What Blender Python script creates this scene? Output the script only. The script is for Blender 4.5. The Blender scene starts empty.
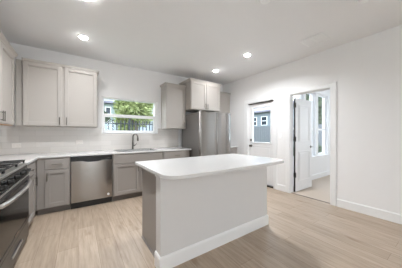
import bpy, bmesh, math, random
from mathutils import Vector, Matrix
random.seed(7)
S = bpy.context.scene
COL = S.collection
PI = math.pi

# ------------------------------------------------------------------ camera
cd = bpy.data.cameras.new('camera')
cam = bpy.data.objects.new('camera', cd); COL.objects.link(cam)
cd.sensor_width = 36.0
cd.lens = 181.05 / 402 * 36
cd.shift_y = 0.27 / 402
cd.clip_start = 0.05; cd.clip_end = 300
cam.location = (0, 0, 1.2515)
cam.rotation_euler = (PI / 2, 0, -0.59625)
S.camera = cam

# ------------------------------------------------------------------ world, light, exposure
S.view_settings.view_transform = 'Standard'
S.view_settings.look = 'None'
S.view_settings.gamma = 1
S.view_settings.use_curve_mapping = False
S.view_settings.exposure = 0.31
S.cycles.use_denoising = True
S.cycles.max_bounces = 10
S.cycles.diffuse_bounces = 6
S.cycles.sample_clamp_indirect = 6
S.cycles.caustics_reflective = False
S.cycles.caustics_refractive = False

w = bpy.data.worlds.new('sky'); S.world = w; w.use_nodes = True
nt = w.node_tree; nt.nodes.clear()
sky = nt.nodes.new('ShaderNodeTexSky'); sky.sky_type = 'PREETHAM'
sky.turbidity = 6; sky.sun_direction = (-0.3, 0.3, 0.9)
mixc = nt.nodes.new('ShaderNodeMix'); mixc.data_type = 'RGBA'; mixc.inputs[0].default_value = 0.75
mixc.inputs[7].default_value = (0.88, 0.89, 0.94, 1)
bg = nt.nodes.new('ShaderNodeBackground'); bg.inputs[1].default_value = 5.6
wo = nt.nodes.new('ShaderNodeOutputWorld')
nt.links.new(sky.outputs[0], mixc.inputs[6]); nt.links.new(mixc.outputs[2], bg.inputs[0]); nt.links.new(bg.outputs[0], wo.inputs[0])

def area(name, loc, rot, sx, sy, power, col=(1, 1, 1)):
    l = bpy.data.lights.new(name, 'AREA'); l.shape = 'RECTANGLE'; l.size = sx; l.size_y = sy
    l.energy = power; l.color = col
    o = bpy.data.objects.new(name, l); COL.objects.link(o); o.location = loc; o.rotation_euler = rot
    return o
# added fill lamps at unseen windows behind the camera and inside the side room
FILL_COL = (0.84, 0.93, 1.0)
XL_ = -1.129
area('fill_rear_window', (2.10, -6.95, 1.35), (PI / 2, 0, 0), .46, 2.0, 22, FILL_COL)
area('fill_rear_window_narrow', (0.64, -6.95, 1.35), (PI / 2, 0, 0), .40, 2.0, 26, FILL_COL)
area('fill_right_window', (3.66, -4.0, 1.5), (PI / 2, 0, PI / 2), 2.0, 1.6, 8, FILL_COL)
area('fill_left_window', (XL_ + .06, -4.0, 1.5), (PI / 2, 0, -PI / 2), 2.0, 1.6, 22, FILL_COL)
area('fill_side_room', (7.5, .5, 1.5), (PI / 2, 0, PI / 2), 1.8, 1.6, 25, FILL_COL)  # fill lamp by a solid wall, for the side room and doorway floor
area('fill_side_room_near', (5.6, -.8, 1.5), (PI / 2, 0, 0), 2.0, 1.5, 3, FILL_COL)  # fill lamp for the window wall and door leaf, no window behind it
DOWNLIGHT = (6.0, 27.5)   # the pair by the back wall is dimmed, the pair over the aisle is not

# ------------------------------------------------------------------ helpers
H = 2.78; YB = 4.2775; XR = 3.728; XL = -1.129

class Fr:
    """local frame: u along the front, v up, d out of the front"""
    def __init__(s, o, u, d): s.o = Vector(o); s.u = Vector(u); s.d = Vector(d)
    def __call__(s, u, d, v): return s.o + s.u * u + s.d * d + Vector((0, 0, 1)) * v
WORLD = lambda x, y, z: Vector((x, y, z))

class MB:
    def __init__(s, F=None): s.bm = bmesh.new(); s.F = F or WORLD
    def box(s, a, b, bev=0.0, seg=1):
        x0, x1 = sorted((a[0], b[0])); y0, y1 = sorted((a[1], b[1])); z0, z1 = sorted((a[2], b[2]))
        v = [s.bm.verts.new(s.F(x, y, z)) for x in (x0, x1) for y in (y0, y1) for z in (z0, z1)]
        fs = [s.bm.faces.new([v[i] for i in q]) for q in ((0, 1, 3, 2), (4, 6, 7, 5), (0, 4, 5, 1), (2, 3, 7, 6), (0, 2, 6, 4), (1, 5, 7, 3))]
        if bev > 0:
            es = list({e for f in fs for e in f.edges})
            bmesh.ops.bevel(s.bm, geom=es, offset=bev, segments=seg, affect='EDGES', profile=0.5)
        return s
    def tube(s, pts, r, n=10, caps=True):
        pts = [s.F(*p) for p in pts]
        rs = r if isinstance(r, (list, tuple)) else [r] * len(pts)
        rings = []; up = None
        for i, p in enumerate(pts):
            t = (pts[min(i + 1, len(pts) - 1)] - pts[max(i - 1, 0)]).normalized()
            if up is None:
                up = t.orthogonal().normalized()
            up = (up - t * up.dot(t)).normalized()
            q = t.cross(up)
            rings.append([s.bm.verts.new(p + (up * math.cos(2 * PI * k / n) + q * math.sin(2 * PI * k / n)) * rs[i]) for k in range(n)])
        for a, b in zip(rings, rings[1:]):
            for k in range(n): s.bm.faces.new((a[k], a[(k + 1) % n], b[(k + 1) % n], b[k]))
        if caps: s.bm.faces.new(rings[0][::-1]); s.bm.faces.new(rings[-1])
        return s
    def lathe(s, c, prof, n=32):
        """prof: (r, z) around a vertical axis at c"""
        rings = []
        for r, z in prof:
            rings.append([s.bm.verts.new(s.F(c[0] + r * math.cos(2 * PI * k / n), c[1] + r * math.sin(2 * PI * k / n), c[2] + z)) for k in range(n)])
        for a, b in zip(rings, rings[1:]):
            for k in range(n): s.bm.faces.new((a[k], a[(k + 1) % n], b[(k + 1) % n], b[k]))
        s.bm.faces.new(rings[0][::-1]); s.bm.faces.new(rings[-1])
        return s
    def prism(s, poly, z0, z1):
        a = [s.bm.verts.new(s.F(x, y, z0)) for x, y in poly]; b = [s.bm.verts.new(s.F(x, y, z1)) for x, y in poly]
        n = len(poly)
        s.bm.faces.new(a[::-1]); s.bm.faces.new(b)
        for k in range(n): s.bm.faces.new((a[k], a[(k + 1) % n], b[(k + 1) % n], b[k]))
        return s
    def extrude_profile(s, prof, u0, u1, m0=0, m1=0):
        """prof: list of (d, v) swept along u; m0/m1 slant the ends by d (mitre)"""
        a = [s.bm.verts.new(s.F(u0 - m0 * d, d, v)) for d, v in prof]; b = [s.bm.verts.new(s.F(u1 + m1 * d, d, v)) for d, v in prof]
        n = len(prof)
        s.bm.faces.new(a[::-1]); s.bm.faces.new(b)
        for k in range(n): s.bm.faces.new((a[k], a[(k + 1) % n], b[(k + 1) % n], b[k]))
        return s
    def grid(s, us, vs, hole, d0, d1, axes='xy'):
        """slab of cells us x vs, hole(i,j) cells missing, thickness d0..d1"""
        def P(u, v, d):
            if axes == 'xy': return s.F(u, v, d)
            if axes == 'xz': return s.F(u, d, v)
            return s.F(d, u, v)
        V = {}
        def g(i, j, k):
            if (i, j, k) not in V: V[(i, j, k)] = s.bm.verts.new(P(us[i], vs[j], (d0, d1)[k]))
            return V[(i, j, k)]
        nu, nv = len(us) - 1, len(vs) - 1
        solid = lambda i, j: 0 <= i < nu and 0 <= j < nv and not hole(i, j)
        for i in range(nu):
            for j in range(nv):
                if not solid(i, j): continue
                for k in (0, 1): s.bm.faces.new([g(i, j, k), g(i + 1, j, k), g(i + 1, j + 1, k), g(i, j + 1, k)])
                for (di, dj, p, q) in ((-1, 0, (i, j), (i, j + 1)), (1, 0, (i + 1, j), (i + 1, j + 1)), (0, -1, (i, j), (i + 1, j)), (0, 1, (i, j + 1), (i + 1, j + 1))):
                    if not solid(i + di, j + dj): s.bm.faces.new([g(*p, 0), g(*q, 0), g(*q, 1), g(*p, 1)])
        return s
    def build(s, name, mat, parent=None, smooth=False, bevel=0, label=None):
        bmesh.ops.recalc_face_normals(s.bm, faces=s.bm.faces)
        off = wloc(parent) if parent is not None else Vector((0, 0, 0))
        if parent is not None: bmesh.ops.translate(s.bm, verts=s.bm.verts, vec=-off)
        me = bpy.data.meshes.new(name); s.bm.to_mesh(me); s.bm.free()
        if mat: me.materials.append(mat)
        if smooth:
            for p in me.polygons: p.use_smooth = True
            me.set_sharp_from_angle(angle=math.radians(40))
        o = bpy.data.objects.new(name, me); COL.objects.link(o)
        if parent is not None: o.parent = parent
        if bevel:
            b = o.modifiers.new('bevel', 'BEVEL'); b.width = bevel; b.segments = 2; b.limit_method = 'ANGLE'
            b.harden_normals = False
        if label: o['label'] = label
        return o

def wloc(o):
    v = Vector(o.location)
    while o.parent: o = o.parent; v += o.location
    return v
def thing(name, label, cat, loc, group=None):
    o = bpy.data.objects.new(name, None); COL.objects.link(o); o.location = loc
    o.empty_display_size = 0.1
    o['label'] = label; o['category'] = cat
    if group: o['group'] = group
    return o
def tag(o, label, cat, group=None, kind=None):
    o['label'] = label; o['category'] = cat
    if group: o['group'] = group
    if kind: o['kind'] = kind
    return o
def struct(o, label=None):
    o['kind'] = 'structure'
    if label: o['label'] = label
    return o
def sroot(name, loc, label=None):
    o = bpy.data.objects.new(name, None); COL.objects.link(o); o.location = loc
    return struct(o, label)

# ------------------------------------------------------------------ materials
def srgb(*c):
    return tuple(((v / 255) / 12.92 if v / 255 <= 0.04045 else ((v / 255 + 0.055) / 1.055) ** 2.4) for v in c) + (1,)
def mat(name, col, rough=0.5, metal=0.0, var=0.0, scale=8, bump=0.0, bscale=200, spec=0.5, stretch=None, coat=0):
    m = bpy.data.materials.new(name); m.use_nodes = True; n = m.node_tree; p = n.nodes['Principled BSDF']
    p.inputs['Roughness'].default_value = rough; p.inputs['Metallic'].default_value = metal
    p.inputs['Specular IOR Level'].default_value = spec
    if coat: p.inputs['Coat Weight'].default_value = coat; p.inputs['Coat Roughness'].default_value = 0.05
    tc = n.nodes.new('ShaderNodeTexCoord'); mp = n.nodes.new('ShaderNodeMapping')
    n.links.new(tc.outputs['Object'], mp.inputs[0])
    if stretch: mp.inputs['Scale'].default_value = stretch
    nz = n.nodes.new('ShaderNodeTexNoise'); nz.inputs['Scale'].default_value = scale; nz.inputs['Detail'].default_value = 4
    n.links.new(mp.outputs[0], nz.inputs['Vector'])
    mx = n.nodes.new('ShaderNodeMix'); mx.data_type = 'RGBA'
    c2 = tuple(max(0, min(1, v * (1 - var))) for v in col[:3]) + (1,)
    mx.inputs[6].default_value = col; mx.inputs[7].default_value = c2
    n.links.new(nz.outputs[0], mx.inputs[0]); n.links.new(mx.outputs[2], p.inputs['Base Color'])
    if bump:
        b = n.nodes.new('ShaderNodeBump'); b.inputs['Strength'].default_value = bump; b.inputs['Distance'].default_value = 0.002
        n2 = n.nodes.new('ShaderNodeTexNoise'); n2.inputs['Scale'].default_value = bscale
        n.links.new(mp.outputs[0], n2.inputs['Vector']); n.links.new(n2.outputs[0], b.inputs['Height']); n.links.new(b.outputs[0], p.inputs['Normal'])
    return m
M = {}
M['wall'] = mat('wall_paint', srgb(237, 236, 236), 0.8, var=0.02, bump=0.15, bscale=120, spec=0.2)
M['knee'] = mat('shaded_knee_wall_paint', srgb(218, 216, 215), 0.8, var=0.02, bump=0.15, bscale=120, spec=0.2)  # wall paint darkened to stand in for the shade on the island front
M['ceil'] = mat('ceiling_paint', srgb(240, 240, 241), 0.9, var=0.02, bump=0.2, bscale=90, spec=0.1)
M['trim'] = mat('white_trim_paint', srgb(238, 238, 238), 0.4, var=0.01)
M['door'] = mat('white_door_paint', srgb(236, 235, 235), 0.4, var=0.01)
M['upper'] = mat('light_greige_cabinet_paint', srgb(180, 174, 168), 0.42, var=0.02, scale=3)
M['base'] = mat('grey_cabinet_paint', srgb(152, 146, 141), 0.42, var=0.02, scale=3)
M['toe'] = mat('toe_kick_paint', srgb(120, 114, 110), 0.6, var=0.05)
M['ply'] = mat('maple_cabinet_underside', srgb(214, 172, 130), 0.6, var=0.1, stretch=(1, 12, 1))
M['quartz'] = mat('white_quartz', srgb(220, 219, 218), 0.10, var=0.03, scale=30, spec=0.55)
M['nickel'] = mat('brushed_nickel', srgb(128, 124, 118), 0.3, 1.0, var=0.1, scale=40)
M['steel'] = mat('brushed_stainless_steel', srgb(160, 156, 152), 0.17, 1.0, var=0.10, scale=5, stretch=(1, 1, 40), bump=0.04, bscale=60)
def aniso(m, a=.75, rot=0.0):
    n = m.node_tree; p = n.nodes['Principled BSDF']; t = n.nodes.new('ShaderNodeTangent'); t.direction_type = 'RADIAL'; t.axis = 'Z'
    n.links.new(t.outputs[0], p.inputs['Tangent']); p.inputs['Anisotropic'].default_value = a; p.inputs['Anisotropic Rotation'].default_value = rot
aniso(M['steel'], .5, .25)
M['steel_bright'] = mat('polished_stainless_steel', srgb(215, 213, 210), 0.32, 1.0, var=0.05, scale=6)
M['steel_dark'] = mat('dark_steel', srgb(96, 94, 92), 0.35, 1.0, var=0.1, scale=6)
M['fridge_side'] = mat('grey_painted_fridge_side', srgb(112, 108, 105), 0.5, var=0.05)
M['black'] = mat('black_plastic', srgb(24, 23, 22), 0.4, var=0.1)
M['iron'] = mat('cast_iron', srgb(24, 23, 22), 0.55, var=0.2, bump=0.3, bscale=150)
M['oven_glass'] = mat('black_oven_glass', srgb(13, 12, 12), 0.14, var=0.05, spec=0.16)
M['plastic'] = mat('white_plastic', srgb(247, 247, 247), 0.35, var=0.01)
M['tileplate'] = mat('almond_plastic', srgb(224, 218, 212), 0.4, var=0.01)
M['carpet'] = mat('beige_carpet', srgb(206, 192, 178), 0.95, var=0.15, scale=60, bump=0.6, bscale=300, spec=0.1)
M['hinge'] = mat('dark_bronze_hinge', srgb(70, 66, 62), 0.4, 0.8, var=0.1)
M['grass'] = mat('lawn_grass', srgb(110, 130, 80), 0.9, var=0.4, scale=3)
M['leaf'] = mat('sunny_leaves', srgb(160, 170, 112), 0.8, var=0.5, scale=1.5)
M['leaf_dark'] = mat('shrub_leaves', srgb(100, 114, 88), 0.8, var=0.5, scale=3)
M['bark'] = mat('tree_bark', srgb(105, 92, 80), 0.9, var=0.4, scale=10, stretch=(4, 4, 1))
M['fence_metal'] = mat('dark_fence_metal', srgb(30, 33, 38), 0.5, 0.0, var=0.1)
M['fence_wood'] = mat('weathered_fence_boards', srgb(108, 110, 114), 0.85, var=0.3, scale=2, stretch=(6, 6, 0.6))
M['roof'] = mat('grey_shingle_roof', srgb(128, 126, 138), 0.9, var=0.4, scale=6)
M['house_glass'] = mat('house_window_glass', srgb(48, 56, 66), 0.25, var=0.2)
M['pale_masonry'] = mat('pale_blue_grey_render', srgb(176, 184, 198), 0.9, var=0.1, scale=2)
M['concrete'] = mat('pale_concrete', srgb(200, 200, 200), 0.9, var=0.12, scale=2)

def emis(name, col, st):
    m = bpy.data.materials.new(name); m.use_nodes = True; n = m.node_tree; n.nodes.clear()
    e = n.nodes.new('ShaderNodeEmission'); e.inputs[0].default_value = col; e.inputs[1].default_value = st
    o = n.nodes.new('ShaderNodeOutputMaterial'); n.links.new(e.outputs[0], o.inputs[0]); return m
M['lamp'] = emis('lit_lens', (1, 0.98, 0.96, 1), 75)

def glassmat(name, tint=(0.94, 0.97, 0.97, 1)):
    m = bpy.data.materials.new(name); m.use_nodes = True; n = m.node_tree; n.nodes.clear()
    t = n.nodes.new('ShaderNodeBsdfTransparent'); t.inputs[0].default_value = tint
    g = n.nodes.new('ShaderNodeBsdfGlossy'); g.inputs['Roughness'].default_value = 0.02
    f = n.nodes.new('ShaderNodeFresnel'); f.inputs[0].default_value = 1.35
    x = n.nodes.new('ShaderNodeMixShader'); o = n.nodes.new('ShaderNodeOutputMaterial')
    ge = n.nodes.new('ShaderNodeNewGeometry'); sb = n.nodes.new('ShaderNodeMath'); sb.operation = 'SUBTRACT'; sb.inputs[0].default_value = 1
    mu = n.nodes.new('ShaderNodeMath'); mu.operation = 'MULTIPLY'   # reflect on the outer faces only, no total reflection inside the pane
    n.links.new(ge.outputs['Backfacing'], sb.inputs[1]); n.links.new(f.outputs[0], mu.inputs[0]); n.links.new(sb.outputs[0], mu.inputs[1])
    n.links.new(mu.outputs[0], x.inputs[0]); n.links.new(t.outputs[0], x.inputs[1]); n.links.new(g.outputs[0], x.inputs[2]); n.links.new(x.outputs[0], o.inputs[0])
    return m
M['glass'] = glassmat('window_glass')

def planks():
    m = bpy.data.materials.new('light_oak_planks'); m.use_nodes = True; n = m.node_tree; L = n.links; p = n.nodes['Principled BSDF']
    tc = n.nodes.new('ShaderNodeTexCoord'); mp = n.nodes.new('ShaderNodeMapping'); mp.inputs['Rotation'].default_value = (0, 0, PI / 2)
    L.new(tc.outputs['Object'], mp.inputs[0])
    br = n.nodes.new('ShaderNodeTexBrick'); br.offset = 0.37; br.inputs['Scale'].default_value = 1
    br.inputs['Brick Width'].default_value = 1.22; br.inputs['Row Height'].default_value = 0.182
    br.inputs['Mortar Size'].default_value = 0.0016; br.inputs['Mortar Smooth'].default_value = 0.2
    br.inputs['Color1'].default_value = srgb(189, 173, 156); br.inputs['Color2'].default_value = srgb(176, 159, 141); br.inputs['Mortar'].default_value = srgb(140, 122, 104)
    L.new(mp.outputs[0], br.inputs['Vector'])
    # long grain along the boards
    mg = n.nodes.new('ShaderNodeMapping'); mg.inputs['Scale'].default_value = (14, 1.1, 1)
    L.new(tc.outputs['Object'], mg.inputs[0])
    ng = n.nodes.new('ShaderNodeTexNoise'); ng.inputs['Scale'].default_value = 2.2; ng.inputs['Detail'].default_value = 8; ng.inputs['Roughness'].default_value = 0.62
    L.new(mg.outputs[0], ng.inputs['Vector'])
    rg = n.nodes.new('ShaderNodeValToRGB'); rg.color_ramp.elements[0].position = 0.30; rg.color_ramp.elements[0].color = (0.66, 0.60, 0.54, 1)
    rg.color_ramp.elements[1].position = 0.62; rg.color_ramp.elements[1].color = (1.04, 1.02, 1.0, 1)
    L.new(ng.outputs[0], rg.inputs[0])
    mu = n.nodes.new('ShaderNodeMix'); mu.data_type = 'RGBA'; mu.blend_type = 'MULTIPLY'; mu.inputs[0].default_value = 0.75
    L.new(br.outputs[0], mu.inputs[6]); L.new(rg.outputs[0], mu.inputs[7])
    # scattered darker knots and cathedral patches
    mk = n.nodes.new('ShaderNodeMapping'); mk.inputs['Scale'].default_value = (5.5, 1.3, 1)
    L.new(tc.outputs['Object'], mk.inputs[0])
    nk = n.nodes.new('ShaderNodeTexNoise'); nk.inputs['Scale'].default_value = 1.6; nk.inputs['Detail'].default_value = 3
    L.new(mk.outputs[0], nk.inputs['Vector'])
    rk = n.nodes.new('ShaderNodeValToRGB'); rk.color_ramp.elements[0].position = 0.60; rk.color_ramp.elements[0].color = (1, 1, 1, 1)
    rk.color_ramp.elements[1].position = 0.74; rk.color_ramp.elements[1].color = (0.66, 0.58, 0.5, 1)
    L.new(nk.outputs[0], rk.inputs[0])
    mv = n.nodes.new('ShaderNodeMix'); mv.data_type = 'RGBA'; mv.blend_type = 'MULTIPLY'; mv.inputs[0].default_value = 0.8
    L.new(mu.outputs[2], mv.inputs[6]); L.new(rk.outputs[0], mv.inputs[7]); L.new(mv.outputs[2], p.inputs['Base Color'])
    rr = n.nodes.new('ShaderNodeMapRange'); rr.inputs[3].default_value = 0.32; rr.inputs[4].default_value = 0.48
    L.new(ng.outputs[0], rr.inputs[0]); L.new(rr.outputs[0], p.inputs['Roughness'])
    bp = n.nodes.new('ShaderNodeBump'); bp.inputs['Strength'].default_value = 0.15; bp.inputs['Distance'].default_value = 0.002
    L.new(ng.outputs[0], bp.inputs['Height']); L.new(bp.outputs[0], p.inputs['Normal'])
    return m
M['floor'] = planks()

def tiles():
    m = bpy.data.materials.new('pale_backsplash_tile'); m.use_nodes = True; n = m.node_tree; L = n.links; p = n.nodes['Principled BSDF']
    tc = n.nodes.new('ShaderNodeTexCoord'); sp = n.nodes.new('ShaderNodeSeparateXYZ'); cb = n.nodes.new('ShaderNodeCombineXYZ'); ad = n.nodes.new('ShaderNodeMath')
    L.new(tc.outputs['Object'], sp.inputs[0]); L.new(sp.outputs[0], ad.inputs[0]); L.new(sp.outputs[1], ad.inputs[1]); L.new(ad.outputs[0], cb.inputs[0])
    az = n.nodes.new('ShaderNodeMath'); az.inputs[1].default_value = -0.915; L.new(sp.outputs[2], az.inputs[0]); L.new(az.outputs[0], cb.inputs[1])
    br = n.nodes.new('ShaderNodeTexBrick'); br.offset = 0.5; br.inputs['Scale'].default_value = 1
    br.inputs['Brick Width'].default_value = 0.405; br.inputs['Row Height'].default_value = 0.1025
    br.inputs['Mortar Size'].default_value = 0.0016; br.inputs['Color1'].default_value = srgb(216, 211, 206); br.inputs['Color2'].default_value = srgb(207, 202, 197)
    br.inputs['Mortar'].default_value = srgb(192, 187, 181)
    L.new(cb.outputs[0], br.inputs['Vector']); L.new(br.outputs[0], p.inputs['Base Color']); p.inputs['Roughness'].default_value = 0.22
    return m
M['tile'] = tiles()

def siding(name, c1, c2):
    m = bpy.data.materials.new(name); m.use_nodes = True; n = m.node_tree; L = n.links; p = n.nodes['Principled BSDF']; p.inputs['Roughness'].default_value = 0.8
    tc = n.nodes.new('ShaderNodeTexCoord'); wv = n.nodes.new('ShaderNodeTexWave'); wv.bands_direction = 'Z'; wv.wave_profile = 'SAW'; wv.inputs['Scale'].default_value = 1.6
    mx = n.nodes.new('ShaderNodeMix'); mx.data_type = 'RGBA'; mx.inputs[6].default_value = c1; mx.inputs[7].default_value = c2
    L.new(tc.outputs['Object'], wv.inputs['Vector']); L.new(wv.outputs[1], mx.inputs[0]); L.new(mx.outputs[2], p.inputs['Base Color']); return m
M['siding_grey'] = siding('grey_blue_siding', srgb(128, 136, 144), srgb(112, 120, 128))
M['siding_green'] = siding('grey_green_siding', srgb(140, 152, 148), srgb(124, 136, 132))
M['siding_pale'] = siding('pale_siding', srgb(150, 154, 156), srgb(132, 136, 140))

# ------------------------------------------------------------------ room shell
RY = -7.0        # rear wall
struct(MB().box((XL - .15, RY - .15, -.12), (XR + .12, YB + .15, 0)).build('floor', M['floor']), 'light oak plank floor')
struct(MB().box((XL - .15, RY - .15, H), (XR + .12, YB + .15, H + .12)).build('ceiling', M['ceil']), 'flat white ceiling')
struct(MB().grid([RY - .15, -5.0, -3.0, YB + .15], [0, .7, 2.3, H], lambda i, j: i == 1 and j == 1, XL - .15, XL, 'yz').build('wall_left', M['wall']))
# back wall with the kitchen window opening
WX0, WX1, WZ0, WZ1 = 0.405, 1.615, 1.275, 2.035
struct(MB().grid([XL, WX0, WX1, XR + .12], [0, WZ0, WZ1, H], lambda i, j: i == 1 and j == 1, YB, YB + .15, 'xz').build('wall_back', M['wall']), 'pale wall behind the sink')
# right wall with the patio door, the side room opening and a big window behind the camera
D1a, D1b, D1t = 2.51, 3.29, 2.055
D2a, D2b, D2t = 1.375, 2.125, 2.085
struct(MB().grid([RY, -5.0, -3.0, D2a, D2b, D1a, D1b, YB], [0, .7, D1t, D2t, 2.3, H],
    lambda i, j: (i == 5 and j < 2) or (i == 3 and j < 3) or (i == 1 and 0 < j < 4), XR, XR + .12, 'yz').build('wall_right', M['wall']), 'pale wall with the patio door and the open doorway')
struct(MB().grid([XL, .42, .86, 1.85, 2.35, XR], [0, .3, 2.4, H], lambda i, j: j == 1 and i in (1, 3), RY - .15, RY, 'xz').build('wall_rear', M['wall']))
def rear_window(n, x0, x1, z0, z1):
    r = sroot('window_%d' % n, (x0, RY, z0))
    b = MB()
    for a, c in (((x0, z0), (x0 + .06, z1)), ((x1 - .06, z0), (x1, z1)), ((x0 + .06, z0), (x1 - .06, z0 + .06)), ((x0 + .06, z1 - .06), (x1 - .06, z1)), ((x0 + .06, (z0 + z1) / 2 - .02), (x1 - .06, (z0 + z1) / 2 + .02))):
        b.box((a[0], RY - .12, a[1]), (c[0], RY - .06, c[1]))
    b.build('window_frame', M['trim'], r)
    MB().box((x0 + .06, RY - .092, z0 + .06), (x1 - .06, RY - .088, z1 - .06)).build('window_glass', M['glass'], r)
rear_window(5, 1.85, 2.35, .3, 2.4); rear_window(6, .42, .86, .3, 2.4)  # unseen rear windows, kept narrow to shape the streaks reflected in the steel
def side_window(n, xa, xb):
    r = sroot('window_%d' % n, (xa, -4.0, .7)); b = MB()
    for y0, y1, z0, z1 in ((-5.0, -4.94, .7, 2.3), (-3.06, -3.0, .7, 2.3), (-4.94, -3.06, .7, .76), (-4.94, -3.06, 2.24, 2.3), (-4.03, -3.97, .76, 2.24)):
        b.box((xa, y0, z0), (xb, y1, z1))
    b.build('window_frame', M['trim'], r)
    MB().box(((xa + xb) / 2 - .002, -4.94, .76), ((xa + xb) / 2 + .002, -3.06, 2.24)).build('window_glass', M['glass'], r)
side_window(7, XR + .05, XR + .11); side_window(12, XL - .13, XL - .07)  # both unseen; the left one is added to light the right wall

# baseboards: flat board with a small eased top
BBP = [(0, 0), (.015, 0), (.015, .118), (.011, .128), (.006, .134), (0, .134)]
fr_right = Fr((XR, 0, 0), (0, 1, 0), (-1, 0, 0))
b = MB(fr_right).extrude_profile(BBP, RY + .02, D2a - .095); b.extrude_profile(BBP, D2b + .095, D1a - .095); b.extrude_profile(BBP, D1b + .095, 3.62)
struct(b.build('baseboard_right', M['trim']))
fr_left = Fr((XL, 0, 0), (0, 1, 0), (1, 0, 0))
struct(MB(fr_left).extrude_profile(BBP, RY + .02, 1.30).build('baseboard_left', M['trim']))

# casings (flat with a back band)
def casing(n, y0, y1, zt, w=.09):
    b = MB(fr_right)
    for (a, c, z0, z1) in ((y0 - w, y0 - .004, 0, zt + w), (y1 + .004, y1 + w, 0, zt + w)):
        b.box((a, .001, z0), (c, .018, z1), .004)
    b.box((y0 - .004, .001, zt + .004), (y1 + .004, .018, zt + w), .004)
    for (a, c, z0, z1) in ((y0 - w, y0 - w + .018, 0, zt + w), (y1 + w - .018, y1 + w, 0, zt + w), (y0 - w + .018, y1 + w - .018, zt + w - .018, zt + w)):
        b.box((a, .015, z0), (c, .024, z1), .003)
    return struct(b.build('trim_%d' % n, M['trim']), 'white door casing')
casing(1, D1a, D1b, D1t); casing(2, D2a, D2b, D2t)
# jamb linings
b = MB()
for y0, y1, zt in ((D1a, D1b, D1t), (D2a, D2b, D2t)):
    b.box((XR - .004, y0, 0), (XR + .12, y0 + .006, zt)); b.box((XR - .004, y1 - .006, 0), (XR + .12, y1, zt)); b.box((XR - .004, y0 + .006, zt - .006), (XR + .12, y1 - .006, zt))
# stop of the open doorway
b.box((XR + .06, D2a + .006, 0), (XR + .075, D2a + .018, D2t - .006)); b.box((XR + .06, D2a + .018, D2t - .018), (XR + .075, D2b - .006, D2t - .006))
struct(b.build('trim_3', M['trim']), 'white door jambs')

# ------------------------------------------------------------------ door_1: glazed patio door
DX = XR + .065
F1 = Fr((DX, 0, 0), (0, 1, 0), (-1, 0, 0))
d1 = sroot('door_1', (DX, (D1a + D1b) / 2, 0), 'closed white patio door with a tall glass light')
GY0, GY1, GZ0, GZ1 = 2.635, 3.165, 1.05, 1.92
ya, yb2 = D1a + .010, D1b - .010
b = MB(F1).grid([ya, GY0, GY1, yb2], [.03, GZ0, GZ1, D1t - .016], lambda i, j: i == 1 and j == 1, 0, -.044, 'xz')
b.build('door_leaf', M['door'], d1)
b = MB(F1)
for a, c, z0, z1 in ((GY0 - .03, GY0, GZ0 - .03, GZ1 + .03), (GY1, GY1 + .03, GZ0 - .03, GZ1 + .03), (GY0, GY1, GZ0 - .03, GZ0), (GY0, GY1, GZ1, GZ1 + .03)):
    b.box((a, .001, z0), (c, .014, z1), .004)
b.build('glass_surround', M['trim'], d1)
MB(F1).box((GY0, -.024, GZ0), (GY1, -.018, GZ1)).build('window_glass', M['glass'], d1)
b = MB(F1)
for z0, z1 in ((.14, .50), (.60, .96)):
    for (a, c, p, q) in ((GY0 - .02, GY1 + .02, z0, z0 + .018), (GY0 - .02, GY1 + .02, z1 - .018, z1), (GY0 - .02, GY0 - .002, z0 + .018, z1 - .018), (GY1 + .002, GY1 + .02, z0 + .018, z1 - .018)):
        b.box((a, .001, p), (c, .008, q), .003)
    b.box((GY0 + .03, .001, z0 + .05), (GY1 - .03, .006, z1 - .05), .004)
b.build('raised_panel', M['door'], d1)
def knob(parent, F, u, v, d0=.0, lever=None):
    b = MB(F); b.tube([(u, d0 + .001, v), (u, d0 + .012, v)], .03, 20); b.tube([(u, d0 + .012, v), (u, d0 + .04, v)], .011, 12)
    if lever: b.tube([(u, d0 + .045, v), (u + lever * .03, d0 + .052, v), (u + lever * .11, d0 + .05, v)], [.011, .010, .007], 10)
    else: b.tube([(u, d0 + .036, v), (u, d0 + .045, v), (u, d0 + .06, v), (u, d0 + .066, v)], [.018, .027, .026, .014], 16)
    return b.build('door_handle', M['nickel'], parent, smooth=True)
knob(d1, F1, 3.215, .95)
b = MB(F1); b.tube([(3.215, .001, 1.10), (3.215, .018, 1.10)], .03, 20); b.box((3.21, .018, 1.085), (3.22, .032, 1.115), .002)
b.build('deadbolt', M['nickel'], d1, smooth=True)
# dark strip for the weather seal and its shadow at the head; bronze threshold
MB().box((XR + .03, D1a + .006, D1t - .024), (XR + .064, D1b - .006, D1t - .0065)).build('weatherstrip_shadow', M['hinge'], d1)
MB().box((XR - .002, D1a + .006, 0), (XR + .12, D1b - .006, .028), .004).build('threshold', M['hinge'], d1)

# ------------------------------------------------------------------ door_2: open panelled interior door
LX0, LX1, LY0, LY1 = XR + .135, XR + .135 + .725, 2.078, 2.113
d2 = sroot('door_2', (LX0, LY1, 0), 'white two-panel door standing open into the side room')
F2 = Fr((0, LY0, 0), (1, 0, 0), (0, -1, 0))
MB(F2).box((LX0, -.035, .012), (LX1, 0, 2.035), .002).build('door_leaf', M['door'], d2)
b = MB(F2)
for z0, z1 in ((.22, .88), (1.08, 1.90)):
    for (a, c, p, q) in ((LX0 + .12, LX1 - .12, z0, z0 + .02), (LX0 + .12, LX1 - .12, z1 - .02, z1), (LX0 + .12, LX0 + .14, z0 + .02, z1 - .02), (LX1 - .14, LX1 - .12, z0 + .02, z1 - .02)):
        b.box((a, .0005, p), (c, .007, q), .003)
    b.box((LX0 + .17, .0005, z0 + .05), (LX1 - .17, .005, z1 - .05), .004)
b.build('raised_panel', M['door'], d2)
knob(d2, F2, LX1 - .065, .96, lever=-1)
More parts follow.
